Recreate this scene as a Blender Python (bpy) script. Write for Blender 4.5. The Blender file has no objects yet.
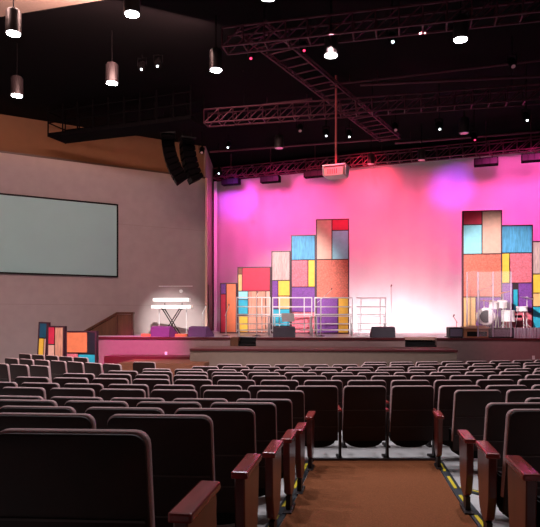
import bpy, bmesh, math, random
from mathutils import Vector, Matrix
random.seed(7)
S = bpy.context.scene
COL = S.collection
R = math.radians
PI = math.pi
EYE = 1.84
F = 600.0

# ------------------------------------------------------------------ camera
cam = bpy.data.cameras.new('camera'); co = bpy.data.objects.new('camera', cam); COL.objects.link(co)
co.location = (0, 0, EYE); co.rotation_euler = (PI/2, 0, 0)
cam.sensor_fit = 'HORIZONTAL'; cam.sensor_width = 36; cam.lens = 36*F/540
cam.shift_y = (315-263.5)/540; cam.clip_start = .05; cam.clip_end = 200
S.camera = co
# ------------------------------------------------------------------ world, exposure
S.view_settings.view_transform = 'Standard'; S.view_settings.look = 'None'
S.view_settings.exposure = 0.0; S.view_settings.gamma = 1; S.view_settings.use_curve_mapping = False
w = bpy.data.worlds.new('world'); S.world = w; w.use_nodes = True
w.node_tree.nodes['Background'].inputs[0].default_value = (.9, .55, .55, 1)
w.node_tree.nodes['Background'].inputs[1].default_value = .008

def aim(o, loc, tgt):
    o.location = loc
    o.rotation_euler = (Vector(tgt)-Vector(loc)).to_track_quat('-Z', 'Y').to_euler()
def spot(name, loc, tgt, power, color, angle=60, blend=.8, size=.1):
    l = bpy.data.lights.new(name, 'SPOT'); l.energy = power; l.color = color; l.spot_size = R(angle); l.spot_blend = blend; l.shadow_soft_size = size
    o = bpy.data.objects.new(name, l); COL.objects.link(o); aim(o, loc, tgt); return o
def area(name, loc, tgt, power, color, sx, sy, spread=180):
    l = bpy.data.lights.new(name, 'AREA'); l.energy = power; l.color = color; l.shape = 'RECTANGLE'; l.size = sx; l.size_y = sy; l.spread = R(spread)
    o = bpy.data.objects.new(name, l); COL.objects.link(o); aim(o, loc, tgt); return o

def at(px, y, py=None, z=None):
    """point on the line of sight of column px at depth y (metres in front of the camera)"""
    return Vector(((px-270)/F*y, y, EYE+(315-py)/F*y if py is not None else (z or 0)))
# cyclorama line, stage line, left wall line
CL = Vector((-55/F*27, 27, 0)); CR = Vector((300/F*21.3, 21.3, 0))
def cyc(px):
    k = (px-270)/F; d = CR-CL
    t = (k*CL.y-CL.x)/(d.x-k*d.y); return CL+d*t
ST = 1.14
STA = R(5)
def stg(px, v=0):
    k = (px-270)/F; u = Vector((math.cos(STA), -math.sin(STA), 0)); n = Vector((math.sin(STA), math.cos(STA), 0))
    p = Vector((0, 18.7, 0))+n*v
    t = (k*p.y-p.x)/(u.x-k*u.y); return p+u*t
WP = Vector((-2.6, 24, 0)); WD = Vector((-.857, -.515, 0)); WN = Vector((.515, -.857, 0))  # left wall, runs toward the left rear
def wal(t, z=0, off=0): 
    p = WP+WD*t+WN*off; return Vector((p.x, p.y, z))

WHITE = (1, .93, .88)
# pink and purple wash on the cyclorama, hung from the rear truss
PINK = (1, .05, .22); MAG = (1, .07, .44); PUR = (.35, .06, 1); RED = (1, .05, .12)
def cyclight(px, tpx, tpy, pw, colr, ang=70, v=3.3, h=7.2, blend=1):
    b = cyc(px); n = Vector((-.351, -.936, 0)); t = cyc(tpx)
    tz = EYE+(315-tpy)/F*t.y
    return spot('cyclorama_light', (b.x+n.x*v, b.y+n.y*v, h), (t.x, t.y, tz), pw, colr, ang, blend, .2)
for px, tpx, tpy, pw, c in [(266, 240, 235, 1000, MAG), (290, 285, 222, 1200, MAG), (325, 325, 222, 950, PINK), (365, 365, 250, 650, PINK),
                            (410, 410, 235, 850, PINK), (455, 455, 245, 650, PINK), (500, 505, 215, 1100, MAG), (540, 545, 215, 1100, MAG)]:
    cyclight(px, tpx, tpy, pw, c, 95)
cyclight(262, 238, 200, 1400, PUR, 36); cyclight(455, 452, 188, 1000, PUR, 36); cyclight(375, 372, 178, 1500, RED, 50)
b = cyc(385); area('cyclorama_ground_light', (b.x-.5, b.y-1.1, ST+.12), (b.x, b.y, ST+1.6), 170, (1, .93, .95), 5.0, .15)
# front white light on the stage
for (fx, tx, tpy, ty, pw, an) in [(250, 282, 283, 22.5, 8500, 26), (330, 350, 325, 22, 2500, 22), (420, 505, 280, 19.5, 7800, 27), (500, 400, 335, 20, 1200, 22)]:
    p = at(fx, 12.2, z=7.6); spot('front_stage_light', p, at(tx, ty, tpy), pw, (1, .86, .84), an, .7, .15)
spot('keyboard_light', at(215, 5, z=7.8), at(176, 23.1, 326), 26000, (1, .95, .90), 9.5, .9, .08)
# magenta wash on the front of the stage and seats
spot('stage_front_light', at(60, 12.2, z=7.2), at(140, 19, 350), 6500, (1, .04, .5), 22, .8, .2)
spot('stage_front_light', at(560, 12.2, z=7.2), at(520, 19, 350), 900, (1, .25, .35), 25, 1, .2)
spot('projector_red_light', at(300, 13.5, z=7.0), at(336, 16.9, 170), 1800, (1, .03, .1), 12, 1, .1)
# added fill light on the side wall, and warm cove light above it
area('side_wall_fill', (-3.5, 12.5, 8.2), wal(6, 3.5), 470, (1, .62, .54), 5, .6)
area('cove_light', wal(5, 7.45, .8), wal(5, 8.2, 0), 20, (1, .42, .14), 11, .1)
spot('low_panel_fill', at(20, 11, z=7.4), at(68, 17.4, 345), 1500, (1, .8, .65), 16, .8, .2)  # spot added to brighten the low panels
area('ceiling_fill', (-4, 6, 4.5), (-4, 9, 8.6), 14, (1, .66, .5), 6, 3)  # unseen area light added to lift the tan ceiling

# ------------------------------------------------------------------ materials
MATS = {}
def mat(name, c, rough=.6, metal=0, noise=0, scale=20, emis=None, es=1, bump=0, alpha=None, trans=0, stretch=(1, 1, 1), spec=.5, c2=None):
    if name in MATS: return MATS[name]
    m = bpy.data.materials.new(name); m.use_nodes = True; nt = m.node_tree; b = nt.nodes['Principled BSDF']
    c = tuple(c)+(1,)
    b.inputs['Base Color'].default_value = c; b.inputs['Roughness'].default_value = rough; b.inputs['Metallic'].default_value = metal
    b.inputs['Specular IOR Level'].default_value = spec
    tc = nt.nodes.new('ShaderNodeTexCoord'); mp = nt.nodes.new('ShaderNodeMapping'); mp.inputs['Scale'].default_value = stretch
    nt.links.new(tc.outputs['Object'], mp.inputs[0])
    n = nt.nodes.new('ShaderNodeTexNoise'); n.inputs['Scale'].default_value = scale; n.inputs['Detail'].default_value = 5
    nt.links.new(mp.outputs[0], n.inputs['Vector'])
    cr = nt.nodes.new('ShaderNodeValToRGB'); k = noise if noise else .06
    cr.color_ramp.elements[0].position = .3; cr.color_ramp.elements[1].position = .7
    cr.color_ramp.elements[0].color = tuple(x*(1-k) for x in c[:3])+(1,)
    cr.color_ramp.elements[1].color = tuple(c2)+(1,) if c2 else tuple(min(1, x*(1+k)) for x in c[:3])+(1,)
    nt.links.new(n.outputs['Fac'], cr.inputs[0]); nt.links.new(cr.outputs[0], b.inputs['Base Color'])
    if bump:
        bp = nt.nodes.new('ShaderNodeBump'); bp.inputs['Strength'].default_value = bump; bp.inputs['Distance'].default_value = .01
        nt.links.new(n.outputs['Fac'], bp.inputs['Height']); nt.links.new(bp.outputs[0], b.inputs['Normal'])
    if emis: b.inputs['Emission Color'].default_value = tuple(emis)+(1,); b.inputs['Emission Strength'].default_value = es
    if trans: b.inputs['Transmission Weight'].default_value = trans; b.inputs['IOR'].default_value = 1.1
    if alpha is not None: b.inputs['Alpha'].default_value = alpha
    MATS[name] = m; return m

M_wall = mat('painted_wall', (.40, .33, .33), .85, noise=.05, scale=3)
M_upper = mat('upper_wall', (.15, .07, .036), .9, noise=.08, scale=2)
M_trim = mat('dark_trim', (.05, .02, .02), .5)
M_tan = mat('tan_ceiling', (.24, .165, .13), .9)
M_blackc = mat('black_ceiling', (.003, .002, .0025), .95, spec=.05)
M_conc = mat('concrete_floor', (.55, .52, .51), .6, noise=.08, scale=3)
M_carpet = mat('rust_carpet', (.23, .075, .03), .95, noise=.25, scale=90, bump=.4, spec=.1)
M_cyc = mat('cyclorama_cloth', (.82, .80, .80), .95, noise=.02, scale=1, spec=.1)
M_face = mat('stage_face', (.27, .165, .16), .8, noise=.05, scale=8)
M_lip = mat('stage_lip', (.10, .012, .016), .4)
M_stagefl = mat('stage_floor', (.55, .48, .5), .35, noise=.05, scale=4)
M_tier = mat('tier_carpet', (.17, .07, .06), .9, noise=.15, scale=40)
M_black = mat('black_metal', (.004, .0035, .004), .6, spec=.2)
M_truss = mat('pink_lit_truss_metal', (.08, .018, .032), .45, .6)  # pink stage light on the bars is put into this colour
M_pipe = mat('grey_steel', (.75, .74, .76), .35, .25)
M_shell = mat('seat_shell', (.024, .008, .006), .55, noise=.15, scale=8, spec=.3)
M_fab = mat('seat_fabric', (.56, .36, .35), .85, noise=.12, scale=150, bump=.2, spec=.2)
M_seat = mat('seat_underside', (.004, .003, .003), .7, spec=.2)
M_std = mat('seat_standard', (.03, .02, .02), .45, .4)
M_mahog = mat('mahogany_wood', (.12, .016, .010), .28, noise=.35, scale=12, stretch=(1, 1, .12), spec=.55)
M_mahog2 = mat('mahogany_arm', (.28, .035, .03), .25, noise=.25, scale=12, stretch=(1, .12, 1), spec=.6)
M_wood = mat('brown_wood', (.12, .045, .02), .5, noise=.3, scale=8, stretch=(1, 1, .15))
M_white = mat('white_plastic', (.85, .85, .85), .4)
M_fixt = mat('fixture_grey', (.03, .02, .022), .4, .3)
M_lens = mat('lamp_lens', (1, 1, 1), .5, emis=(.93, .96, 1), es=60)
M_lensoff = mat('unlit_lens', (.6, .35, .38), .2)
M_spark = mat('small_lamp_lens', (1, 1, 1), .5, emis=(.8, .95, 1), es=6)
M_redspark = mat('red_lamp_lens', (1, .1, .2), .5, emis=(1, .03, .12), es=3)
M_speaker = mat('speaker_black', (.012, .009, .013), .6, spec=.3)
M_grille = mat('speaker_grille', (.12, .09, .14), .6, noise=.4, scale=200)
M_tape = mat('black_edge_tape', (.02, .025, .035), .5, noise=.3, scale=60)
M_yellow = mat('yellow_tape', (.8, .62, .02), .5)
M_screen = mat('projection_screen', (.34, .58, .58), .6, noise=.02, scale=1)  # tint of a blank projected image is put into the base colour

# ------------------------------------------------------------------ mesh helpers
class MB:
    def __init__(s): s.bm = bmesh.new(); s.mi = 0
    def _mark(s, faces):
        for f in faces: f.material_index = s.mi
    def box(s, c, d, rz=0, m=None, bev=0):
        r = bmesh.ops.create_cube(s.bm, size=1)
        v = r['verts']; M = Matrix.Translation(c) @ (m or Matrix.Rotation(rz, 4, 'Z')) @ Matrix.Diagonal((d[0], d[1], d[2], 1))
        bmesh.ops.transform(s.bm, matrix=M, verts=v)
        fs = list({f for x in v for f in x.link_faces}); s._mark(fs)
        if bev:
            es = list({e for x in v for e in x.link_edges})
            rr = bmesh.ops.bevel(s.bm, geom=es, offset=bev, segments=2, affect='EDGES', profile=.5)
            s._mark(rr['faces'])
        return s
    def tube(s, a, b, r, n=8, r2=None):
        a = Vector(a); b = Vector(b); d = b-a; L = d.length
        if L < 1e-6: return s
        q = d.to_track_quat('Z', 'Y').to_matrix().to_4x4()
        g = bmesh.ops.create_cone(s.bm, cap_ends=True, segments=n, radius1=r, radius2=r if r2 is None else r2, depth=L)
        bmesh.ops.transform(s.bm, matrix=Matrix.Translation((a+b)/2) @ q, verts=g['verts'])
        s._mark({f for x in g['verts'] for f in x.link_faces}); return s
    def prism(s, pts, vec):
        """extrude a planar polygon (3-D points) by vec"""
        vec = Vector(vec); a = [s.bm.verts.new(p) for p in pts]; b = [s.bm.verts.new(Vector(p)+vec) for p in pts]
        n = len(a); fs = [s.bm.faces.new(a), s.bm.faces.new(b[::-1])]
        for i in range(n): fs.append(s.bm.faces.new((a[i], b[i], b[(i+1) % n], a[(i+1) % n])))
        bmesh.ops.recalc_face_normals(s.bm, faces=fs); s._mark(fs); return s
    def lathe(s, prof, c=(0, 0, 0), n=20, M=None):
        rings = []
        for r, z in prof:
            rings.append([s.bm.verts.new((M or Matrix()) @ Vector((r*math.cos(2*PI*i/n), r*math.sin(2*PI*i/n), z))+Vector(c)) for i in range(n)])
        fs = []
        for a, b in zip(rings, rings[1:]):
            for i in range(n): fs.append(s.bm.faces.new((a[i], a[(i+1) % n], b[(i+1) % n], b[i])))
        fs.append(s.bm.faces.new(rings[0][::-1])); fs.append(s.bm.faces.new(rings[-1]))
        bmesh.ops.recalc_face_normals(s.bm, faces=fs); s._mark(fs); return s
    def build(s, name, m, parent=None, loc=None, rz=None, smooth=False):
        me = bpy.data.meshes.new(name); s.bm.to_mesh(me); s.bm.free()
        for x in (m if isinstance(m, (list, tuple)) else [m]): me.materials.append(x)
        if smooth:
            for p in me.polygons: p.use_smooth = True
            try: me.set_sharp_from_angle(angle=R(40))
            except Exception: pass
        o = bpy.data.objects.new(name, me); COL.objects.link(o)
        if parent: o.parent = parent
        if loc is not None: o.location = loc
        if rz is not None: o.rotation_euler = (0, 0, rz)
        return o
def thing(name, label, cat, loc=(0, 0, 0), rz=0, group=None):
    o = bpy.data.objects.new(name, None); COL.objects.link(o); o.location = loc; o.rotation_euler = (0, 0, rz)
    o.empty_display_size = .1; return tag(o, label, cat, group)
def tag(o, label, cat, group=None, kind=None):
    o['label'] = label; o['category'] = cat
    if group: o['group'] = group
    if kind: o['kind'] = kind
    return o
def struct(o): o['kind'] = 'structure'; return o
def copy_tree(o, parent=None):
    c = o.copy(); COL.objects.link(c); c.parent = parent
    for ch in [x for x in kids[o.name]]: copy_tree(ch, c)
    return c
kids = {}
def note(o):
    kids[o.name] = list(o.children)
    for c in o.children: note(c)

# ------------------------------------------------------------------ floor profile (concentric raked floor)
CX, CY = 1.0, 29.5
PROF = [(-6, .44), (-2, .84), (0, 1.04), (1.85, 1.213), (2.75, 1.316), (3.6, 1.418), (4.4, 1.498), (5.15, 1.577), (6.15, 1.629), (6.9, 1.668),
        (7.6, 1.68), (8.3, 1.694), (9.05, 1.72), (9.8, 1.75), (10.6, 1.773), (11.4, 1.795), (12.3, 1.823), (13, 1.84), (40, 1.84)]
def fz(x, y):
    Z = CY-math.hypot(x-CX, y-CY)
    for (a, p), (b, q) in zip(PROF, PROF[1:]):
        if a <= Z <= b: return EYE-(p+(q-p)*(Z-a)/(b-a))
    return 0 if Z > 13 else EYE-.44
bm = MB(); g = {}
xs = [-13+i*.5 for i in range(57)]; ys = [-3+i*.25 for i in range(68)]+[16, 20, 25, 29]
for i, x in enumerate(xs):
    for j, y in enumerate(ys): g[i, j] = bm.bm.verts.new((x, y, fz(x, y)))
for i in range(len(xs)-1):
    for j in range(len(ys)-1): bm.bm.faces.new((g[i, j], g[i+1, j], g[i+1, j+1], g[i, j+1]))
struct(bm.build('floor', M_conc))

# aisle carpet: edges follow the aisle axis
AX = .1617
def aisle(y, lat): return Vector((AX*y+lat, y, fz(AX*y+lat, y)))
def strip(name, m, l0, l1, y0, y1, h, thick=.012, label=None, cat=None):
    b = MB(); n = max(2, int((y1-y0)/.25)); pr = None
    for k in range(n+1):
        y = y0+(y1-y0)*k/n; A = aisle(y, l0); B = aisle(y, l1)
        q = [b.bm.verts.new(A+Vector((0, 0, h))), b.bm.verts.new(B+Vector((0, 0, h))), b.bm.verts.new(B+Vector((0, 0, h-thick))), b.bm.verts.new(A+Vector((0, 0, h-thick)))]
        if pr:
            for i in range(4): b.bm.faces.new((pr[i], pr[(i+1) % 4], q[(i+1) % 4], q[i]))
        else: b.bm.faces.new(q[::-1])
        pr = q
    b.bm.faces.new(pr); bmesh.ops.recalc_face_normals(b.bm, faces=b.bm.faces[:])
    o = b.build(name, m)
    if label: tag(o, label, cat)
    return o
strip('aisle_carpet', M_carpet, -.60, .76, -1, 6.78, .016, .02, 'rust brown carpet running down the aisle between the seats', 'carpet')
o = strip('carpet_end_strip', M_trim, -.63, .79, 6.78, 6.86, .03, .04, 'dark flat strip across the far end of the aisle carpet', 'edging')
o = strip('aisle_edge_strip', M_tape, -.70, -.61, 1.0, 6.75, .016, .02, 'black edge strip left of the rust carpet', 'edging')
o2 = strip('aisle_edge_strip', M_tape, .77, .85, 1.0, 6.75, .016, .02, 'black edge strip right of the rust carpet', 'edging')
ypos = [(3.1, 3.6), (3.95, 4.45), (4.75, 5.2), (5.45, 5.95), (6.2, 6.6)]
posn = ['nearest the camera', 'second from the camera', 'third from the camera', 'fourth from the camera', 'farthest from the camera']
for side, l in (('left', -.662), ('right', .806)):
    for k, (a, b_) in enumerate(ypos):
        o = strip('yellow_tape_mark', M_yellow, l-.014, l+.014, a, b_, .02, .006)
        tag(o, 'yellow tape line on the %s aisle edge strip, %s' % (side, posn[k]), 'tape', 'yellow tape marks along the aisle')
# diagonal pair where a seat is missing
bb = MB(); a = aisle(5.5, .85); c = aisle(4.9, 1.30)
d = (c-a).normalized(); n = Vector((-d.y, d.x, 0))*.045
bb.prism([a+n+Vector((0, 0, .012)), c+n+Vector((0, 0, .012)), c-n+Vector((0, 0, .012)), a-n+Vector((0, 0, .012))], (0, 0, -.02))
tag(bb.build('floor_tape', M_tape), 'black tape running diagonally from the right aisle edge into the seat gap', 'tape')
bb = MB(); n *= .3
bb.prism([a+n+Vector((0, 0, .016)), c+n+Vector((0, 0, .016)), c-n+Vector((0, 0, .016)), a-n+Vector((0, 0, .016))], (0, 0, -.004))
tag(bb.build('yellow_tape_mark', M_yellow), 'yellow diagonal tape line in the gap of the right seats', 'tape')

# ------------------------------------------------------------------ walls and ceiling
def slab(name, pts, vec, m): b = MB(); b.prism(pts, vec); return struct(b.build(name, m))
HT = 8.6; WH = 7.29
slab('wall_left', [wal(-.02), wal(22), wal(22, WH), wal(-.02, WH)], -WN*.25, M_wall)
b = MB(); b.prism([wal(-.02, WH, .02), wal(22, WH, .02), wal(22, WH+.07, .02), wal(-.02, WH+.07, .02)], -WN*.3); struct(b.build('trim_1', M_trim))
slab('wall_upper_left', [wal(-.02, WH, -.06), wal(22, WH, -.06), wal(22, HT+.1, -.06), wal(-.02, HT+.1, -.06)], -WN*.2, M_upper)
# horizontal panel joints on the wall
for i, z in enumerate((1.3+.9, 1.3+3.9)):
    b = MB(); b.prism([wal(0, z, .003), wal(22, z, .003), wal(22, z+.012, .003), wal(0, z+.012, .003)], -WN*.01); struct(b.build('trim_%d' % (i+2), mat('wall_joint', (.3, .24, .24), .8)))
# proscenium return beside the cyclorama
pe = at(207, 24.0); pb = at(213, 27.3)
slab('wall_return', [WP+Vector((.02, 0, 0)), pb, pb+Vector((0, 0, HT)), WP+Vector((.02, 0, HT))], (-.2, .1, 0), M_face)
b = MB(); b.prism([at(205, 23.9), at(207.2, 23.9), at(207.2, 23.9)+Vector((0, 0, 7.3)), at(205, 23.9)+Vector((0, 0, 7.3))], (0, .12, 0)); struct(b.build('trim_4', mat('edge_trim', (.75, .5, .4), .6)))
for k, (a, c) in enumerate(((1.14, 3.1),)):
    p1 = WP.lerp(pb, .25)+Vector((.03, 0, a)); p2 = WP.lerp(pb, .7)+Vector((.03, 0, a))
    b = MB(); b.prism([p1, p2, p2+Vector((0, 0, c-a)), p1+Vector((0, 0, c-a))], (.03, 0, 0)); struct(b.build('door_1', M_wood))
# ceilings, split along a line yawed like the trusses
ya = R(16); cu = Vector((math.cos(ya), -math.sin(ya), 0)); cn = Vector((math.sin(ya), math.cos(ya), 0)); c0 = Vector((0, 11.85, HT))
slab('ceiling', [c0-cu*16, c0+cu*16, c0+cu*16-cn*16, c0-cu*16-cn*16], (0, 0, .15), M_tan)
slab('ceiling_dark', [c0-cu*16, c0+cu*20, c0+cu*20+cn*22, c0-cu*16+cn*22], (0, 0, .15), M_blackc)
slab('wall_behind_stage', [at(195, 29.5), at(620, 22.5), at(620, 22.5)+Vector((0, 0, HT)), at(195, 29.5)+Vector((0, 0, HT))], (0, .2, 0), M_blackc)
slab('wall_right', [(14.8, -3, 0), (14.8, 23, 0), (14.8, 23, HT), (14.8, -3, HT)], (.2, 0, 0), M_wall)
slab('wall_back', [(-14, -3.2, 0), (15, -3.2, 0), (15, -3.2, HT), (-14, -3.2, HT)], (0, -.2, 0), M_wall)

# cyclorama: a gently wavy hanging cloth
b = MB(); N = 90; H0, H1 = ST+.0, EYE+133*27/F
rows = []
for j in range(3):
    z = H0+(H1-H0)*j/2; r_ = []
    for i in range(N+1):
        p = CL.lerp(CR, i/N); r_.append(b.bm.verts.new((p.x-.35*.01*math.sin(i*1.3), p.y-.012*math.sin(i*1.3), z)))
    rows.append(r_)
for a, c in zip(rows, rows[1:]):
    for i in range(N): b.bm.faces.new((a[i], a[i+1], c[i+1], c[i]))
r = bmesh.ops.solidify(b.bm, geom=b.bm.faces[:], thickness=.02)
tag(b.build('cyclorama', M_cyc, smooth=True), 'huge pale stage backdrop cloth washed in pink and purple light', 'backdrop')
# pale vertical drape edge at its left
p = at(215.5, 26.6)
b = MB(); b.box((p.x, p.y, (ST+7.75)/2), (.13, .1, 7.75-ST)); tag(b.build('drape_edge', mat('pale_drape', (.7, .62, .7), .8)), 'pale vertical strip at the left edge of the pink backdrop', 'pole')
bpy.data.objects['drape_edge']['label'] = 'pale vertical post at the left edge of the pink backdrop'

# ------------------------------------------------------------------ stage
def poly(pxs, v0, v1): return [stg(pxs[0], v0), stg(pxs[1], v0), stg(pxs[1], v1), stg(pxs[0], v1)]
def sbox(b, p0, p1, v0, v1, z0, z1):
    """box in the stage frame between two columns"""
    a = stg(p0, v0); c = stg(p1, v0); n = Vector((math.sin(STA), math.cos(STA), 0))*(v1-v0)
    b.prism([a+Vector((0, 0, z0)), c+Vector((0, 0, z0)), c+Vector((0, 0, z1)), a+Vector((0, 0, z1))], n)
# body pieces leaving two stair recesses
b = MB()
for p0, p1 in ((96, 230), (256, 405), (437, 600)): sbox(b, p0, p1, 0, .7, 0, ST-.02)
struct(b.build('stage_front', M_face))
b = MB(); a0 = stg(96, .7); a1 = stg(600, .7)
b.prism([a0, a1, at(600, 21.5), at(205, 28), WP, wal(5.2)], (0, 0, ST-.02)); struct(b.build('stage_body', M_black))
b = MB(); a0 = stg(96, .0); a1 = stg(600, .0)
def stagetop(z, th):
    bb = MB()
    for p0, p1 in ((96, 230), (256, 405), (437, 600)): sbox(bb, p0, p1, 0, .7, z, z+th)
    q = [stg(96, .7), stg(600, .7), at(600, 21.5), at(205, 28), WP, wal(5.2)]
    bb.prism([Vector((v.x, v.y, z)) for v in q], (0, 0, th)); return bb
struct(stagetop(ST-.02, .02).build('floor_stage', M_stagefl))
b.bm.free(); b = MB()
for p0, p1 in ((96, 230), (256, 405), (437, 600)): sbox(b, p0, p1, -.03, -.002, ST-.065, ST+.003)
struct(b.build('trim_5', M_lip))
# thrust tier
TZ = .865
b = MB(); sbox(b, 190, 457, -1.5, -.005, 0, TZ-.07); struct(b.build('stage_tier', mat('tier_face', (.20, .135, .105), .8, noise=.05, scale=8)))
b = MB(); sbox(b, 189.5, 458, -1.54, -1.44, TZ-.05, TZ+.004); struct(b.build('trim_6', M_lip)); b = MB(); sbox(b, 190, 457, -1.44, -.005, TZ-.07, TZ); struct(b.build('floor_tier', M_tier))
# stair steps in the recesses
for p0, p1, lab, side in ((238, 256, 'short dark step unit set into the left part of the stage front', 0), (405, 437, 'short dark step unit set into the stage front right of centre', 1)):
    t = thing('stage_steps', lab, 'steps', (0, 0, 0), 0, 'step units in the stage front')
    bb = MB(); sbox(bb, p0+.3, p1-.3, .3, .68, TZ-.85, TZ+.14); bb.build('riser', M_black, t)
    bb = MB(); sbox(bb, p0+.3, p1-.3, .02, .3, TZ-.85, TZ+.05); bb.build('riser', M_black, t)
    if side:
        bb = MB(); sbox(bb, p0+.1, p1-.1, .30, .68, TZ+.20, ST+.01); bb.build('tread', mat('tread_wood', (.55, .3, .25), .5), t)
bb = MB(); sbox(bb, 230.3, 237.8, .02, .68, TZ, ST-.01); tag(bb.build('wooden_box', M_wood), 'brown wooden box beside the left dark stage steps', 'box')
# low red step at stage left
bb = MB(); sbox(bb, 104, 189.2, -.8, -.01, 0, .58); struct(bb.build('stage_step', M_lip))
bb = MB(); sbox(bb, 118, 189, -2.3, -.81, 0, .50); sbox(bb, 189, 204, -2.3, -1.56, 0, .50); struct(bb.build('stage_step', mat('step_wood', (.2, .065, .03), .5)))
bb = MB(); sbox(bb, 461, 600, -1.2, -.01, 0, .43); struct(bb.build('stage_step', M_lip))
for px, lab in ((166, 'small white outlet plate on the pink stage face at left'), (533.5, 'small white outlet plate on the maroon stage face at right')):
    p = stg(px, -.02); bb = MB(); py = 356 if px < 300 else 358; z = EYE+(315-py)/F*p.y
    if px < 300: z = .62
    else: z = .56
    bb.box((0, 0, 0), (.08, .012, .12), bev=.003); o = bb.build('wall_outlet', M_white, None, (p.x, p.y, z), -STA); tag(o, lab, 'outlet')
# stair balustrade at stage left
Yb = 20.6
def q(px, py, y=Yb): return at(px, y, py)
t = thing('stair_balustrade', 'brown wooden stair wall sloping up to the left side of the stage', 'balustrade', at(110, Yb, z=0))
L = t.location
bb = MB(); pts = [q(84, 339), q(84, 333.5), q(117, 314.5), q(132.5, 314.5), q(132.5, 339)]
bb.prism([p-L for p in pts], (0, .12, 0)); bb.build('side_panel', M_wood, t)
md = mat('dark_wood', (.09, .03, .015), .4, noise=.2, scale=10)
bb = MB()
for a, c in (((83, 332.5), (117, 313.2)), ((117, 313.2), (133.2, 313.2)), ((132.2, 313.2), (132.2, 338.5)), ((116.8, 315), (116.8, 338)), ((86, 338), (132, 338))):
    A = q(*a)-L; Cc = q(*c)-L; d = (Cc-A).normalized(); mid = (A+Cc)/2; ang = math.atan2(d.z, d.x)
    bb.box(mid+Vector((0, .05, 0)), ((Cc-A).length+.04, .2, .07), m=Matrix.Rotation(-ang, 4, 'Y'))
bb.build('handrail', md, t)
# steps behind the balustrade
bb = MB()
for k in range(6):
    x0 = at(84+8*k, Yb).x; bb.box((x0+.14, Yb+.42, .19*(k+1)/2), (.29, .56, .19*(k+1)))
tag(bb.build('stage_stairs', M_tier), 'stairs climbing behind the brown wooden stair wall', 'stairs')

bb = MB(); bb.prism([wal(.55, EYE+1.12, .03), wal(1.95, EYE+1.08, .03), wal(1.95, EYE+1.12, .03), wal(.55, EYE+1.16, .03)], -WN*.025); tag(bb.build('wall_rail', M_white), 'thin white rail on the side wall above the keyboards', 'rail')
sp = wal(1.05, EYE+.93, .03); bb = MB(); bb.tube((0, 0, 0), WN*.04, .07, 16); tag(bb.build('wall_sensor', M_white, None, sp), 'small round white fitting on the side wall under the thin rail', 'sensor')
# ------------------------------------------------------------------ projection screen
t = thing('projection_screen', 'wide pale grey-green projection screen with a thin black frame on the left wall', 'screen', wal(0, EYE))
L = t.location
z0, z1 = EYE+1.44, EYE+4.03
def wp(a, z, o): return wal(a, z, o)-L
bb = MB(); bb.prism([wp(3.58, z0, .06), wp(8.9, z0, .06), wp(8.9, z1, .06), wp(3.58, z1, .06)], -WN*.02); bb.build('screen_surface', M_screen, t)
bb = MB()
for a0, a1, b0, b1 in ((3.54, 8.95, z0-.05, z0), (3.54, 8.95, z1, z1+.05), (3.54, 3.59, z0, z1), (8.9, 8.95, z0, z1)):
    bb.prism([wp(a0, b0, .09), wp(a1, b0, .09), wp(a1, b1, .09), wp(a0, b1, .09)], -WN*.09)
bb.build('frame', M_black, t)

# ------------------------------------------------------------------ coloured set panels
PC = {'red': ((.62, .02, .07), 0), 'orange': ((.85, .22, .10), 0), 'rust': ((.66, .16, .11), 1), 'purple': ((.20, .05, .33), 1), 'yellow': ((.92, .55, .06), 0),
      'teal': ((.02, .42, .60), 0), 'cyan': ((.30, .72, .85), 0), 'blue': ((.08, .35, .62), 2), 'tan': ((.66, .30, .21), 2), 'pink': ((.72, .16, .22), 1),
      'peach': ((.80, .45, .36), 0), 'grey': ((.55, .38, .37), 2), 'brown': ((.25, .08, .05), 0), 'navy': ((.01, .08, .15), 0), 'black': ((.012, .008, .02), 0), 'gold': ((.85, .5, .2), 0)}
def pm(c):
    k, tx = PC[c]
    if tx == 0: return mat('panel_'+c, k, .55, noise=.08, scale=6)
    if tx == 1: return mat('panel_'+c, k, .6, noise=.3, scale=22, bump=.3)
    return mat('panel_'+c, k, .6, noise=.28, scale=30, stretch=(1, 1, .12))
def tower(name, label, x0, x1, y, top, bot, cells, rz=R(-8), ref=None, stand=ST, dep=.12, group='coloured set towers', lean=0, mirror=False):
    """cells in picture columns x0..x1 at depth y; everything converted once to metres in the tower's own frame"""
    s = y/F; c = at((x0+x1)/2, y); zf = stand
    t = thing(name, label, 'stage set', (c.x, c.y, zf), rz, group)
    if lean: t.rotation_euler = (0, lean, rz)
    def X(px): return (px-(x0+x1)/2)*s
    def Zz(py): return EYE+(315-py)*s-zf
    ztop = Zz(top); W = (x1-x0)*s
    bb = MB(); bb.box((0, dep/2+.015, ztop/2), (W, dep, ztop)); 
    bb.build('backing', mat('panel_backing', (.03, .012, .02), .7), t)
    bb = MB()
    e = .04
    bb.box((-W/2+e/2, 0, ztop/2), (e, .05, ztop)); bb.box((W/2-e/2, 0, ztop/2), (e, .05, ztop)); bb.box((0, 0, ztop-e/2), (W-2*e, .05, e)); bb.box((0, 0, e/2), (W-2*e, .05, e))
    bb.build('frame', mat('panel_frame', (.06, .015, .03), .5), t)
    for (a, b_, c_, d_, col) in cells:
        xa, xb = X(a), X(b_); za, zb = max(Zz(d_), 0.03), Zz(c_)
        if zb-za < .02: continue
        bb = MB(); bb.box(((xa+xb)/2, .0, (za+zb)/2), (abs(xb-xa)-.036, .035, zb-za-.036)); o = bb.build('panel', pm(col), t); o['label'] = col+' panel'
    return t
Yl = 22.4
tower('set_tower', 'shortest multicoloured set tower at far left of the pink backdrop', 220, 237, 23.0, 283, 337, [(220, 226, 283, 294, 'purple'), (220, 226, 294, 340, 'red'), (226.3, 237, 283, 340, 'orange')])
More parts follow.
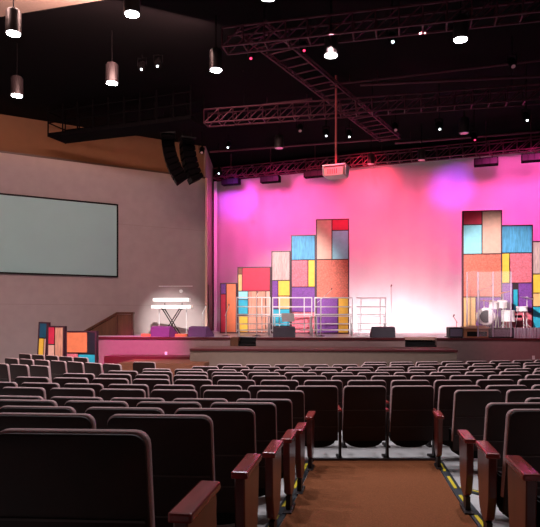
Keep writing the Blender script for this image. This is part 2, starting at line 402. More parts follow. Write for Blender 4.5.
tower('set_tower', 'wide set tower with a big red panel, second from the left', 237.3, 271, 22.85, 267, 337, [(237.3, 242, 267, 274, 'brown'), (237.3, 242, 274, 291, 'gold'), (242, 271, 267, 291, 'red'), (237.3, 248, 291, 299.6, 'cyan'), (237.3, 248, 299.6, 315.5, 'teal'), (237.3, 248, 315.5, 340, 'yellow'), (248, 257, 291, 340, 'tan'), (257, 266, 291, 340, 'tan'), (266, 271, 291, 340, 'peach')])
tower('set_tower', 'narrow set tower with a grey-pink top panel, third from the left', 271.3, 290.6, 22.65, 251, 337, [(271.3, 290.6, 251, 280.5, 'grey'), (271.3, 278, 280.5, 309, 'purple'), (278, 290.6, 280.5, 296, 'yellow'), (278, 290.6, 296, 309, 'gold'), (271.3, 290.6, 309, 326, 'teal'), (271.3, 290.6, 326, 340, 'gold')])
tower('set_tower', 'set tower with a blue top panel beside the tallest left tower', 290.9, 315.7, 22.5, 235, 337, [(290.9, 315.7, 235, 260, 'blue'), (290.9, 308, 260, 287, 'pink'), (308, 315.7, 260, 287, 'yellow'), (290.9, 315.7, 287, 312, 'purple'), (290.9, 315.7, 312, 340, 'pink')])
tower('set_tower', 'tallest set tower of the left group with peach, red and blue top', 316, 349, 22.3, 219, 337, [(316, 332, 219, 259.5, 'peach'), (332, 349, 219, 230.5, 'red'), (332, 349, 230.5, 259.5, 'cyan'), (316, 349, 259.5, 298, 'rust'), (316, 338, 298, 340, 'purple'), (338, 349, 298, 340, 'yellow')])
tower('set_tower', 'tallest set tower of the right group with red, blue and peach top', 463, 501.2, 19.75, 210.5, 337, [(463, 482, 210.5, 224.5, 'red'), (463, 482, 224.5, 254, 'cyan'), (482, 501.2, 210.5, 254, 'peach'), (463, 501.2, 254, 297, 'rust'), (463, 476, 297, 340, 'gold'), (476, 501.2, 297, 340, 'purple')])
tower('set_tower', 'set tower with a blue top panel behind the drum kit', 501.5, 532, 19.6, 225, 337, [(501.5, 532, 225, 253, 'blue'), (501.5, 510, 253, 283, 'yellow'), (510, 532, 253, 283, 'pink'), (501.5, 513, 283, 312, 'purple'), (513, 518, 289, 312, 'teal'), (518, 532, 283, 312, 'purple'), (501.5, 532, 312, 340, 'pink')])
tower('set_tower', 'set tower cut by the right edge of the picture, grey-pink on top', 532.3, 554, 19.5, 241, 337, [(532.3, 554, 241, 274, 'grey'), (532.3, 546, 274, 293, 'yellow'), (532.3, 546, 293, 306.5, 'gold'), (546, 554, 274, 306.5, 'purple'), (532.3, 554, 306.5, 328, 'teal'), (532.3, 554, 328, 340, 'gold')])
# low group on the floor in front of the left wall
Yf = 17.6; g2 = 'low coloured panels at the foot of the left wall'
tower('stage_flat', 'leaning blue and yellow panel at the left end of the low panel group', 36, 46, 17.7, 322, 372, [(36, 46, 322, 338, 'navy'), (36, 42.5, 338, 374, 'yellow'), (42.5, 46, 338, 374, 'peach')], rz=R(-10), stand=0, lean=R(3), group=g2)
tower('stage_flat', 'low red and textured salmon panel pair beside the leaning blue one', 46.2, 64.5, 17.5, 326, 372, [(46.2, 54, 326, 344.5, 'red'), (46.2, 54, 344.5, 374, 'peach'), (54.2, 64.5, 326, 374, 'tan')], rz=R(-10), stand=0, group=g2, lean=R(1))
tower('stage_flat', 'low orange panel with black, red and teal beside the stage end', 64.8, 97.5, 17.3, 331, 372, [(65, 88, 331.5, 353, 'orange'), (88.3, 97.5, 331.5, 354, 'black'), (64.8, 78, 353.3, 374, 'pink'), (78, 97.5, 354, 374, 'teal')], rz=R(-10), stand=0, group=g2)

# ------------------------------------------------------------------ auditorium seats
CH = .86
def rounded_back(w0, w1, z0, z1, r, y0, y1, bev, tilt):
    """back panel seen from behind: wider at the bottom, rounded upper corners"""
    b = MB(); pts = []
    n = 5
    pts.append((-w0/2, z0)); pts.append((w0/2, z0))
    for k in range(n+1):
        a = PI/2*k/n; pts.append((w1/2-r+r*math.cos(a), z1-r+r*math.sin(a)))
    for k in range(n+1):
        a = PI/2+PI/2*k/n; pts.append((-w1/2+r+r*math.cos(a), z1-r+r*math.sin(a)))
    b.prism([(x, y0, z) for x, z in pts], (0, y1-y0, 0))
    if bev:
        es = [e for e in b.bm.edges if abs(e.verts[0].co.y-e.verts[1].co.y) < 1e-6]
        bmesh.ops.bevel(b.bm, geom=es, offset=bev, segments=3, affect='EDGES', profile=.5)
    for v in b.bm.verts: v.co.y -= (v.co.z-.42)*tilt
    return b
def make_seat(panel_side=None, left_std=True):
    t = thing('auditorium_seat', 'x', 'seat', (0, 0, 0))
    # padded back, facing +y
    rounded_back(.50, .487, .32, CH, .045, -.012, .034, .012, .13).build('backrest_cushion', M_fab, t, smooth=True)
    b = rounded_back(.494, .474, .22, CH-.008, .042, -.026, -.006, .005, .13)
    sh = b.build('backrest_shell', M_shell, t, smooth=True)
    b = MB()
    for z in (.58, .385): b.box((0, -.027-(z-.42)*.13, z), (.46, .008, .008))
    b.build('shell_seam', mat('seam', (.06, .035, .03), .4), sh)
    # seat pad, rounded underside
    b = MB(); pts = [(-.23, .02, .44), (-.23, .02, .26)]
    for k in range(1, 10):
        an = PI*k/10; pts.append((-.23*math.cos(an), .02, .26-.125*math.sin(an)**.7))
    pts += [(.23, .02, .26), (.23, .02, .44)]
    b.prism(pts, (0, .15, 0))
    bmesh.ops.bevel(b.bm, geom=[e for e in b.bm.edges], offset=.012, segments=2, affect='EDGES')
    b.build('seat', M_seat, t, smooth=True)
    def standard(x):
        b = MB(); b.box((x, .05, .27), (.028, .07, .56), bev=.005); b.box((x, .10, .008), (.06, .24, .03), bev=.005); b.box((x, .16, .50), (.024, .2, .05)); b.build('standard', M_std, t)
        b = MB(); b.box((x, .20, .565), (.05, .34, .03), bev=.008); b.build('armrest', M_mahog2, t)
    def endpanel(x, s):
        b = MB(); prof = [(.0, .55), (.37, .55), (.38, .50), (.36, .30), (.33, .19), (.27, .13), (.16, .11), (.07, .15), (.01, .30)]
        b.prism([(-.025, y, z) for y, z in prof], (.05, 0, 0)); bmesh.ops.bevel(b.bm, geom=b.bm.edges[:], offset=.006, segments=1, affect='EDGES')
        b.build('end_panel', M_mahog, t, (x, 0, 0))
        b = MB(); b.box((0, .185, .562), (.082, .39, .035), bev=.009); b.build('armrest', M_mahog2, t, (x, 0, 0))
        b = MB(); b.box((0, .16, .055), (.035, .12, .13)); b.box((0, .16, .005), (.07, .26, .03), bev=.005); b.build('standard', M_std, t, (x, 0, 0))
    if panel_side == 'L': endpanel(-.285, -1)
    elif left_std: standard(-.2725)
    if panel_side == 'R': endpanel(.285, 1)
    if panel_side == 'r': standard(.2725)
    note(t); return t
PROTO = {None: make_seat(None), 'L': make_seat('L'), 'R': make_seat('R'), 'r': make_seat('r')}
USED = set()
def place_seat(kind, x, y, rz, label, group, wide=1):
    p = PROTO[kind]
    if kind not in USED: USED.add(kind); o = p
    else: o = copy_tree(p)
    o.location = (x, y, fz(x, y)); o.rotation_euler = (0, 0, rz)
    if wide != 1: o.scale = (wide, 1, 1)
    if kind in ('L', 'R'):      # the end panel follows the edge of the carpet
        lat = -.60 if kind == 'R' else .765; sy = y+.03; wx = AX*sy+lat
        lx = (wx-x)*math.cos(rz)+(sy-y)*math.sin(rz); ly = -(wx-x)*math.sin(rz)+(sy-y)*math.cos(rz)
        for ch in o.children:
            if abs(ch.location.x) > .2: ch.location = (lx, ly, 0); ch.rotation_euler = (0, 0, -.16-rz)
    o['label'] = label; o['group'] = group
    return o
def arc_px(R_, ph): return 270+F*(CX+R_*math.sin(ph))/(CY-R_*math.cos(ph))
def phi_of(R_, px):
    a, b_ = -.8, .8
    for _ in range(50):
        m = (a+b_)/2
        if arc_px(R_, m) < px: a = m
        else: b_ = m
    return (a+b_)/2
PITCH = .548
ORD = ['', 'first', 'second', 'third', 'fourth', 'fifth', 'sixth', 'seventh', 'eighth', 'ninth', 'tenth', 'eleventh', 'twelfth', 'thirteenth', 'fourteenth', 'fifteenth', 'sixteenth', 'seventeenth', 'eighteenth', 'nineteenth', 'twentieth', 'twenty-first', 'twenty-second', 'twenty-third', 'twenty-fourth']
def run(Z, anchor, lo, hi, left_end, right_end, blk, rowname, count_from, group, pitch=PITCH, side='left'):
    """anchor = picture column of one seat's left edge; seats kept while their span touches lo..hi"""
    R_ = CY-Z; e = phi_of(R_, anchor); dp = pitch/R_; hw = .243/R_
    c = e+hw; lst = []
    k = -30
    while k < 31:
        p = c+k*dp; l, r_ = arc_px(R_, p-hw), arc_px(R_, p+hw)
        if (l+r_)/2 >= lo and (l+r_)/2 <= hi: lst.append(p)
        k += 1
    n = len(lst)
    for i, p in enumerate(lst):
        kind = None
        if i == 0 and left_end: kind = left_end
        if i == n-1 and right_end: kind = right_end
        j = i+1 if count_from == 'left' else n-i
        num = ORD[j]
        lab = 'dark brown seat, %s from the %s, %s' % (num, blk, rowname)
        place_seat(kind, CX+R_*math.sin(p), CY-R_*math.cos(p), p, lab, group)
GL = 'seats left of the carpeted aisle'; GR = 'seats right of the carpeted aisle'; GF = 'seats in the rows beyond the aisle'
for nm, Z, an in (('the nearest row left of the aisle', 1.85, 3), ('the second row left of the aisle', 2.75, 111), ('the third row left of the aisle', 3.6, 176), ('the fourth row left of the aisle', 4.4, 211),
                  ('the fifth row left of the aisle', 5.15, 236), ('the sixth row left of the aisle', 6.15, 257)):
    e = an; s = F/Z
    run(Z, an, -30, an+.6*.5*s, None, 'R', 'aisle', nm, 'right', GL)
for nm, Z, an, hi in (('the nearest visible row right of the aisle', 2.75, 546, 600), ('the second row right of the aisle', 3.6, 504, 590), ('the third row right of the aisle', 4.4, 484, 580),
                  ('the row with a gap right of the aisle', 5.25, 523, 580), ('farthest row right of the carpet', 6.2, 453, 570)):
    run(Z, an, an, hi, None if 'gap' in nm else 'L', None, 'aisle', nm, 'left', GR)
FR = [(6.9, 343, -15, 'row at the carpet end'), (7.6, 347, 0, 'second row beyond the carpet'), (8.3, 331, 62, 'third row beyond the carpet'), (9.05, 357, 108, 'fourth row beyond the carpet'),
      (9.8, 341, 150, 'fifth row beyond the carpet'), (10.6, 346, 186, 'sixth row beyond the carpet'), (11.4, 332, 216, 'seventh row beyond the carpet'), (12.3, 363, 355, 'the frontmost row near the stage')]
for Z, an, lo, nm in FR:
    run(Z, an, lo, 556, None, 'r', 'left end', nm, 'left', GF)
# angled block at far left, facing the stage centre
def ablock(px, Z, n, nm, rz):
    p = at(px, Z)
    for i in range(n):
        q_ = p+Vector((math.cos(rz), math.sin(rz), 0))*.552*i
        place_seat('r' if i == n-1 else None, q_.x, q_.y, rz, 'angled dark seat, %s from the left, %s' % (ORD[i+1], nm), 'angled seats in front of the low panels')
ablock(2, 11.25, 3, 'the nearest angled row at left', R(-30))
ablock(14, 13.3, 7, 'the middle angled row at left', R(-35))
ablock(27, 15.2, 5, 'the far angled row by the low panels', R(-35))
p = at(145, 12.2); place_seat('r', p.x, p.y, R(-12), 'lone dark auditorium seat in front of the pink stage face', 'angled seats in front of the low panels')

# ------------------------------------------------------------------ rigging: trusses
def truss(label, A, B, w=.4, h=.4, step=.45, r=.018, group='ladder trusses under the dark ceiling', name='lighting_truss'):
    A = Vector(A); B = Vector(B); d = B-A; L = d.length; u = d/L; n = Vector((-u.y, u.x, 0))*w/2; z = Vector((0, 0, h/2))
    t = thing(name, label, 'truss', A, 0, group)
    bb = MB()
    cor = [(-n-z), (n-z), (n+z), (-n+z)]
    for c in cor: bb.tube(c, c+d, r*1.4, 6)
    bb.build('chord', M_truss, t)
    bb = MB(); k = int(L/step)
    for i in range(k+1):
        p = u*(L*i/k)
        bb.tube(cor[0]+p, cor[1]+p, r, 5); bb.tube(cor[0]+p, cor[3]+p, r, 5); bb.tube(cor[1]+p, cor[2]+p, r, 5)
        if i < k:
            p2 = u*(L*(i+1)/k); bb.tube(cor[0]+p, cor[3]+p2, r*.8, 5); bb.tube(cor[1]+p, cor[2]+p2, r*.8, 5)
    bb.build('rung', M_truss, t)
    bb = MB()
    for f in (.12, .5, .88): bb.tube(u*L*f+z, u*L*f+Vector((0, 0, HT-A.z-.02)), .012, 5)
    bb.build('hanger_cable', M_black, t)
    return t
TH = EYE+6.0
truss('nearest ladder truss crossing the top right of the ceiling', at(225, 13.15, z=TH), at(600, 11.4, z=TH))
truss('middle ladder truss crossing behind the bright pendant lamps', at(206, 18.3, z=TH), at(560, 16.2, z=TH))
truss('rearmost ladder truss just above the top of the pink backdrop', at(215, 25.6, z=TH), at(590, 20.4, z=TH+.0))
truss('diagonal ladder truss running back towards the stage', at(250, 13.4, z=TH+.45), at(390, 21.6, z=TH+.35), w=.75, h=.1)
def pipe(label, a, b_, r=.03, m=None):
    a = Vector(a); bb = MB(); bb.tube((0, 0, 0), Vector(b_)-a, r, 8)
    for f in (.1, .9):
        p = (Vector(b_)-a)*f; bb.tube(p, p+Vector((0, 0, HT-a.z-p.z-.02)), .008, 5)
    return tag(bb.build('ceiling_pipe', m or M_truss, None, a), label, 'pipe', 'steel pipes under the dark ceiling')
pipe('long pipe above the middle truss at upper right', at(330, 17.0, 85), at(545, 15.3, 60))
pipe('short bright pipe left of the hanging projector', at(262, 18.6, 105), at(312, 18.3, 99), .035)
pipe('pipe crossing right of the highest pendant lamps', at(300, 14.3, 14), at(545, 13.3, -6), .025)
pipe('pipe at right below the right pendant lamp', at(360, 16.6, 85), at(545, 15.8, 76), .04)
pipe('pipe above the left half of the pink backdrop', at(210, 23.6, 152), at(400, 22.0, 138), .04)
pipe('pipe above the right half of the pink backdrop', at(395, 22.2, 143), at(560, 20.6, 130), .05)
pipe('pipe crossing the dark ceiling at upper left', at(100, 17.5, 62), at(260, 16.5, 43), .025)
# catwalk at left
t = thing('catwalk', 'black catwalk with railings hanging near the left wall', 'catwalk', at(56, 19.7, z=EYE+5.7)); L = t.location
a = at(57, 19.75, z=EYE+5.75); c = at(197, 18.0, z=EYE+5.75); d = c-a; u = d.normalized(); n = Vector((-u.y, u.x, 0))*.42
bb = MB(); bb.prism([a-n-L, c-n-L, c+n-L, a+n-L], (0, 0, .12)); bb.build('deck', M_blackc, t)
bb = MB()
for k in range(10):
    p = a+d*k/9.0-L
    for s_ in (-1, 1): bb.tube(p+n*s_, p+n*s_+Vector((0, 0, HT-a.z-.02)), .025, 5)
for hh in (.45, .8):
    for s_ in (-1, 1): bb.tube(a-L+n*s_+Vector((0, 0, hh)), c-L+n*s_+Vector((0, 0, hh)), .022, 5)
    bb.tube(a-L+n+Vector((0, 0, hh)), a-L-n+Vector((0, 0, hh)), .022, 5)
bb.build('railing', M_blackc, t)

# ------------------------------------------------------------------ pendant lamps
def pendant(px, py, Z, lit, label, h=.42, r=.145):
    p = at(px, Z, py); t = thing('pendant_lamp', label, 'lamp', p, 0, 'cylinder pendant lamps')
    bb = MB(); bb.lathe([(r*.93, .0), (r, .0), (r, h), (r*.8, h+.04), (.03, h+.06)], n=20); bb.build('lamp_housing', M_fixt, t, smooth=True)
    bb = MB(); bb.tube((0, 0, h+.05), (0, 0, HT-p.z-.02), .014, 6); bb.build('suspension_rod', M_blackc, t)
    bb = MB(); bb.tube((0, 0, -.012), (0, 0, .0), r*.88, 20); bb.build('lens', M_lens if lit else M_lensoff, t)
    if lit:
        l = bpy.data.lights.new('lamp_light', 'SPOT'); l.energy = 400; l.color = (.95, .93, 1); l.spot_size = R(125); l.spot_blend = .6; l.shadow_soft_size = .12
        o = bpy.data.objects.new('lamp_light', l); COL.objects.link(o); o.parent = t; o.location = (0, 0, -.05)
pendant(13.5, 33.5, 11.7, 1, 'bright cylinder pendant lamp at far left against the tan ceiling')
pendant(132, 14, 10.9, 1, 'bright cylinder pendant lamp near the top edge, left of centre')
pendant(268, -3, 10.3, 1, 'bright cylinder pendant lamp cut by the top edge of the picture')
pendant(17, 95.5, 14.9, 1, 'bright cylinder pendant lamp lowest at far left')
pendant(112, 83, 14.2, 1, 'bright cylinder pendant lamp second from left in the lower row')
pendant(216, 70, 13.5, 1, 'bright cylinder pendant lamp in the middle of the lower row')
pendant(331, 55.5, 12.8, 1, 'bright cylinder pendant lamp above the hanging projector')
pendant(460.5, 39.5, 12.1, 1, 'bright cylinder pendant lamp at upper right of the ceiling')
pendant(279, 148, 19.2, 0, 'unlit cylinder pendant lamp left of the hanging projector', .36)
pendant(371, 164, 21.6, 0, 'small unlit cylinder pendant lamp just right of the projector', .32, .13)
pendant(421.5, 160, 21.2, 0, 'unlit cylinder pendant lamp over the centre right of the backdrop', .34, .13)
pendant(464, 133, 17.8, 0, 'unlit cylinder pendant lamp under the right part of the middle truss', .4)
# lamps of the same rows above and behind the picture
for px, Z in ((-40, 8.2), (190, 7.4), (480, 7.0)):
    p = at(px, Z, z=EYE+5.5)
    spot('house_downlight', p, (p.x, p.y, 0), 480, (.95, .93, 1), 120, .6, .12)

# strip fixtures over the cyclorama
for i, (px, py, wd, lab) in enumerate(((231, 181, 19, 'farthest left'), (270.5, 178.5, 20, 'second from the left'), (315, 173, 22, 'left of the projector'), (486, 161, 23, 'above the right set towers'), (531, 157, 18, 'nearest the right edge'))):
    b0 = cyc(px); p = at(px, b0.y-1.6, py+1); t = thing('strip_light', 'black strip light over the backdrop, '+lab, 'stage light', p, R(-20), 'strip lights above the backdrop')
    W = wd/F*p.y
    bb = MB(); bb.box((0, 0, 0), (W, .3, .26), bev=.02); bb.build('housing', M_blackc, t)
    bb = MB()
    for k in (-1, 0, 1): bb.box((k*W/3.1, -.155, 0), (W/3.4, .01, .2))
    bb.build('panel_seam', M_black, t)
    bb = MB(); bb.tube((-W/4, 0, .12), (-W/4, 0, .3), .02, 6); bb.tube((W/4, 0, .12), (W/4, 0, .3), .02, 6); bb.tube((-W/4, 0, .3), (W/4, 0, .3), .02, 6); bb.tube((0, 0, .3), (0, 0, HT-p.z-.02), .02, 6); bb.build('yoke', M_truss, t)
# small stage spotlights hanging from the trusses
SP = [(142, 66, 15.5, 1, 'with a white glint, left of the pair at upper left'), (158, 63, 15.5, 1, 'with a white glint, right of the pair at upper left'), (251, 55, 14.4, 2, 'with a red glint left of the diagonal truss'),
      (304, 47, 13.9, 2, 'with a red glint near the bright lamp'), (326, 133, 19.5, 1, 'with a pale glint left of the projector pole'), (349, 134, 19.5, 1, 'with a pale glint right of the projector pole'),
      (228, 145, 22.5, 1, 'with a bright glint at the backdrop left end, upper'), (219, 171, 23.5, 1, 'with a bright glint at the backdrop left corner'), (392, 38, 12.8, 1, 'dim, right of the centre pendant lamp'),
      (439, 126, 17.5, 1, 'small pale one left of the unlit lamp'), (474, 137, 18.5, 2, 'red one right of the unlit lamp'), (526, 117, 16.4, 1, 'near the right edge below the truss'), (202, 150, 22.0, 0, 'dark one beside the hanging speakers'), (300, 128, 19.2, 0, 'dark one under the middle truss'), (512, 63, 14.5, 0, 'dark one at upper right'), (395, 127, 18.2, 0, 'dark one under the truss right of the projector')]
for px, py, Z, k, lab in SP:
    p = at(px, Z, py); t = thing('stage_spotlight', 'small black stage spotlight, '+lab, 'stage light', p, 0, 'small spotlights in the rigging')
    hd = MB(); M = Matrix.Rotation(R(-35), 4, 'X') ; hd.lathe([(.07, -.14), (.09, -.13), (.09, .08), (.05, .16)], n=12, M=M.to_3x3().to_4x4()); hd.build('lamp_body', M_blackc, t, smooth=True)
    ld = MB(); v = M.to_3x3() @ Vector((0, 0, -1)); ld.tube(v*.142, v*.15, .03 if k else .05, 10); ld.build('lens', [M_lensoff, M_spark, M_redspark][k], t)
    yk = MB(); yk.tube((-.11, 0, 0), (-.11, 0, .2), .012, 5); yk.tube((.11, 0, 0), (.11, 0, .2), .012, 5); yk.tube((-.11, 0, .2), (.11, 0, .2), .012, 5); yk.tube((0, 0, .2), (0, 0, HT-p.z-.02), .015, 5); yk.build('yoke', M_blackc, t)

# projector
p = at(336, 16.9, 173); t = thing('projector', 'red-lit projector hanging on a long pole in front of the backdrop', 'projector', p, R(-22))
bb = MB(); bb.box((0, 0, 0), (.56, .5, .24), bev=.02); bb.build('body', mat('projector_body', (.62, .42, .42), .4), t)
bb = MB(); bb.box((0, 0, .18), (.66, .5, .03)); bb.box((-.32, 0, .05), (.02, .4, .28)); bb.box((.32, 0, .05), (.02, .4, .28)); bb.build('cage', M_pipe, t)
bb = MB(); bb.lathe([(.07, 0), (.08, .02), (.08, .08)], n=16, c=(.15, .24, 0), M=Matrix.Rotation(R(-90), 4, 'X')); bb.build('lens', M_black, t)
bb = MB()
for k in range(5): bb.box((-.16+k*.06, -.254, 0), (.02, .008, .14))
bb.build('vent', M_black, t)
bb = MB(); bb.tube((0, 0, .18), (0, 0, HT-p.z-.02), .028, 10); bb.build('pole', mat('red_lit_pole', (.5, .1, .1), .4), t)  # red light on the pole is put into its colour

# line arrays
def line_array(label, px, Z, n, ztop, rz, curve):
    p = at(px, Z, z=ztop); t = thing('line_array_speaker', label, 'speaker', p, rz, 'hanging speaker arrays')
    y, z, a = 0, 0, R(2)
    for k in range(n):
        M = Matrix.Rotation(a, 4, 'X')
        c = Vector((0, y, z))+(M.to_3x3() @ Vector((0, 0, -.1)))
        bb = MB(); bb.box((0, 0, 0), (.60, .42, .192), bev=.015)
        for v in bb.bm.verts:
            v.co.z *= (1.0-.25*(v.co.y+.21)/.42)
            v.co = M @ v.co + c
        cb = bb.build('cabinet', M_blackc, t)
        bb = MB(); bb.box((0, -.212, 0), (.54, .01, .14))
        for v in bb.bm.verts: v.co = M @ v.co + c
        bb.build('grille', M_black, cb)
        e = M.to_3x3() @ Vector((0, 0, -.196)); y += e.y; z += e.z; a += curve
    bb = MB(); bb.box((0, 0, .06), (.6, .5, .06)); bb.tube((0, .15, .06), (0, .15, HT-ztop-.02), .015, 6); bb.tube((0, -.15, .06), (0, -.15, HT-ztop-.02), .015, 6); bb.build('rigging_frame', M_black, t)
line_array('curved black hanging speaker array nearer the left wall', 168, 20.0, 8, EYE+5.95, R(-82), R(4.5))
line_array('curved black hanging speaker array nearer the backdrop', 187, 20.2, 7, EYE+5.85, R(-70), R(4.0))

# ------------------------------------------------------------------ stage things
def wedge(label, px0, px1, v, rz, purple):
    p = stg((px0+px1)/2, v); W = (px1-px0)/F*p.y
    t = thing('stage_monitor', label, 'speaker', (p.x, p.y, ST), rz, 'floor monitor wedges')
    m = mat('monitor_purple_lit', (.16, .06, .18), .6) if purple else mat('monitor_grey', (.04, .03, .045), .6)  # purple stage light is put into the cabinet and grille colours
    bb = MB(); bb.prism([(-W/2, -.24, 0), (-W/2, .24, 0), (-W/2, .2, .3), (-W/2, .08, .34), (-W/2, -.24, .08)], (W, 0, 0)); bmesh.ops.bevel(bb.bm, geom=bb.bm.edges[:], offset=.01, segments=1, affect='EDGES')
    bb.build('cabinet', m, t)
    n = Vector((0, -.26, .32)).normalized()
    bb = MB(); bb.prism([(-W/2+.03, -.215-.004, .1+.008), (W/2-.03, -.219, .108), (W/2-.03, .06, .327), (-W/2+.03, .06, .327)], Vector((0, -.010, .012))); bb.build('grille', M_grille if not purple else mat('grille_purple_lit', (.3, .1, .34), .6), t)
wedge('purple-lit monitor wedge left of the keyboard stand', 152, 176, .45, R(150), 1)
wedge('purple-lit monitor wedge right of the keyboard stand', 190, 212, .45, R(148), 1)
wedge('black monitor wedge in front of the choir rails', 273, 295, .4, R(180), 0)
wedge('black monitor wedge at centre stage by the tall microphone', 371, 394, .4, R(180), 0)
# keyboards and stand
p = at(172, 20.3, z=ST); t = thing('keyboard_stand', 'black X-shaped stand holding two white keyboards', 'stand', p, R(-5))
bb = MB()
for y in (-.16, .16): bb.tube((-.28, y, 0), (.3, y, .92), .018, 6); bb.tube((.28, y, 0), (-.3, y, .92), .018, 6)
for x, z in ((-.28, 0.02), (.28, .02), (-.3, .9), (.3, .9)): bb.tube((x, -.25, z), (x, .25, z), .018, 6)
bb.build('frame', M_black, t)
bb = MB()
for x in (-.5, .45): bb.tube((x, .2, 0), (x, .2, 1.0), .014, 6)
bb.build('leg', M_pipe, t)
bb = MB(); bb.tube((-.3, .2, .9), (-.3, .2, 1.12), .014, 6); bb.tube((.3, .2, .9), (.3, .2, 1.12), .014, 6); bb.build('upper_arm', M_black, t)
M_key = mat('keyboard_white', (.9, .88, .86), .35)
for nm, zz, W, lab, dx in (('lower', .90, 1.36, 'white keyboard on the lower tier of the stand', 0), ('upper', 1.14, 1.24, 'white keyboard on the upper tier of the stand', .0)):
    k = thing('keyboard', lab, 'keyboard', (p.x+dx, p.y, ST+zz+.02), R(-5), 'keyboards on the stand')
    bb = MB(); bb.box((0, 0, .05), (W, .34, .11), bev=.015); bb.build('case', M_key, k)
    bb = MB()
    for i in range(28): bb.box((-W/2+.08+i*(W-.16)/27, .1, .11), (.018, .12, .012))
    bb.build('keys', M_white, k)
    bb = MB(); bb.box((0, -.172, .05), (W*.8, .005, .04)); bb.build('panel', mat('warm_strip', (.8, .4, .3), .4), k)
for px0, px1, lab in ((142, 152, 'orange wooden board on the stage left of the purple-lit monitors'), (174, 188, 'orange wooden board between the purple-lit monitors')):
    a = stg((px0+px1)/2, .5); bb = MB(); bb.box((0, 0, .045), ((px1-px0)/F*19, .3, .09), bev=.01); tag(bb.build('floor_board', mat('orange_wood', (.7, .2, .06), .5), None, (a.x, a.y, ST), -STA), lab, 'board')

def micstand(label, px, Z, h, boom=None, m=None, base='round'):
    p = at(px, Z, z=ST); t = thing('microphone_stand', label, 'microphone stand', p, 0, 'microphone stands on the stage')
    bb = MB(); bb.lathe([(.14, 0), (.14, .015), (.03, .03)], n=16); bb.build('base', M_black, t)
    bb = MB(); bb.tube((0, 0, .02), (0, 0, h), .012, 6); bb.build('pole', m or M_pipe, t)
    e = Vector((0, 0, h))
    if boom:
        e = Vector((boom[0], 0, h+boom[1])); bb = MB(); bb.tube((-boom[0]*.3, 0, h-boom[1]*.3), e, .010, 6); bb.build('boom', m or M_pipe, t)
    bb = MB(); bb.tube(e+Vector((0, .02, 0)), e+Vector((0, -.08, .05)), .014, 8, .024); bb.build('microphone', mat('mic', (.3, .1, .1), .4), t)
micstand('tall straight microphone stand right of the choir rails', 391, 19.6, 1.62)
micstand('microphone stand with a boom reaching up over the rails', 320.5, 19.7, 1.2, (.36, .32), M_pipe)
micstand('microphone stand beside the door at the left wing', 203, 20.0, .8, (.1, .2))
micstand('microphone stand at the left end of the choir rails', 226, 19.9, .75, (.1, .25))
micstand('low pink-lit microphone stand left of the drum kit', 456.5, 18.9, .5, (-.1, .15), mat('pink_lit_metal', (.7, .2, .25), .4))  # pink light on this stand is put into its metal colour
micstand('microphone stand behind the second rail section', 256.5, 19.75, 1.3, (.04, .12))
micstand('short microphone stand beside the drum kit post', 449, 19.2, .25)

# music stand
p = at(288, 19.8, z=ST); t = thing('music_stand', 'pale grey music stand behind the left centre monitor wedge', 'music stand', p, R(8))
bb = MB(); bb.box((0, 0, .62), (.42, .02, .30), m=Matrix.Rotation(R(-25), 4, 'X'), bev=.004); bb.box((0, -.09, .49), (.42, .07, .012)); bb.build('desk', mat('music_desk', (.6, .55, .56), .4), t)
bb = MB(); bb.tube((0, 0, .1), (0, 0, .6), .014, 6)
for k in range(3): bb.tube((0, 0, .14), (.22*math.cos(k*2.1), .22*math.sin(k*2.1), 0.01), .01, 5)
bb.build('tripod', M_black, t)

# choir risers with rails
def riser(label, px0, px1, Z, rz, posts, top=1.31):
    p = at((px0+px1)/2, Z, z=ST); W = (px1-px0)/F*Z-.04
    t = thing('choir_riser', label, 'riser', p, rz, 'choir risers with silver rails')
    bb = MB()
    for k, z in enumerate((.2, .4, .66)): bb.box((0, -.55+.42*k, z), (W, .40, .028), bev=.006)
    bb.build('deck', mat('riser_deck', (.72, .66, .68), .5), t)
    for s_ in (-1, 1):
        bb = MB(); x = s_*(W/2-.08)
        for k, z in enumerate((.2, .4, .66)):
            bb.tube((x, -.70+.42*k, 0), (x, -.70+.42*k, z), .016, 6); bb.tube((x, -.40+.42*k, 0), (x, -.40+.42*k, z), .016, 6)
        bb.tube((x, -.72, .03), (x, .46, .03), .014, 6); bb.tube((x, -.4, .05), (x, .02, .36), .012, 5)
        bb.build('leg_frame', M_pipe, t)
    bb = MB()
    for z in (top, top-.32, .72): bb.tube((-W/2, .47, z), (W/2, .47, z), .02, 6)
    for x in posts: bb.tube((x*W, .47, .1), (x*W, .47, top), .02, 6)
    bb.build('guard_rail', M_pipe, t)
riser('choir riser section at the left end, before the orange tower', 236, 272, 20.4, R(4), (-.49, .25, .49))
riser('choir riser section in front of the grey-topped tower', 272, 314, 20.7, R(1), (-.49, -.32, .3, .49))
riser('choir riser section in front of the tallest left tower', 314, 354, 20.7, R(-4), (-.49, -.33, .49))
riser('pale choir riser section at the right end before the bright backdrop', 356, 387, 20.9, R(-8), (-.35, .3, .49))

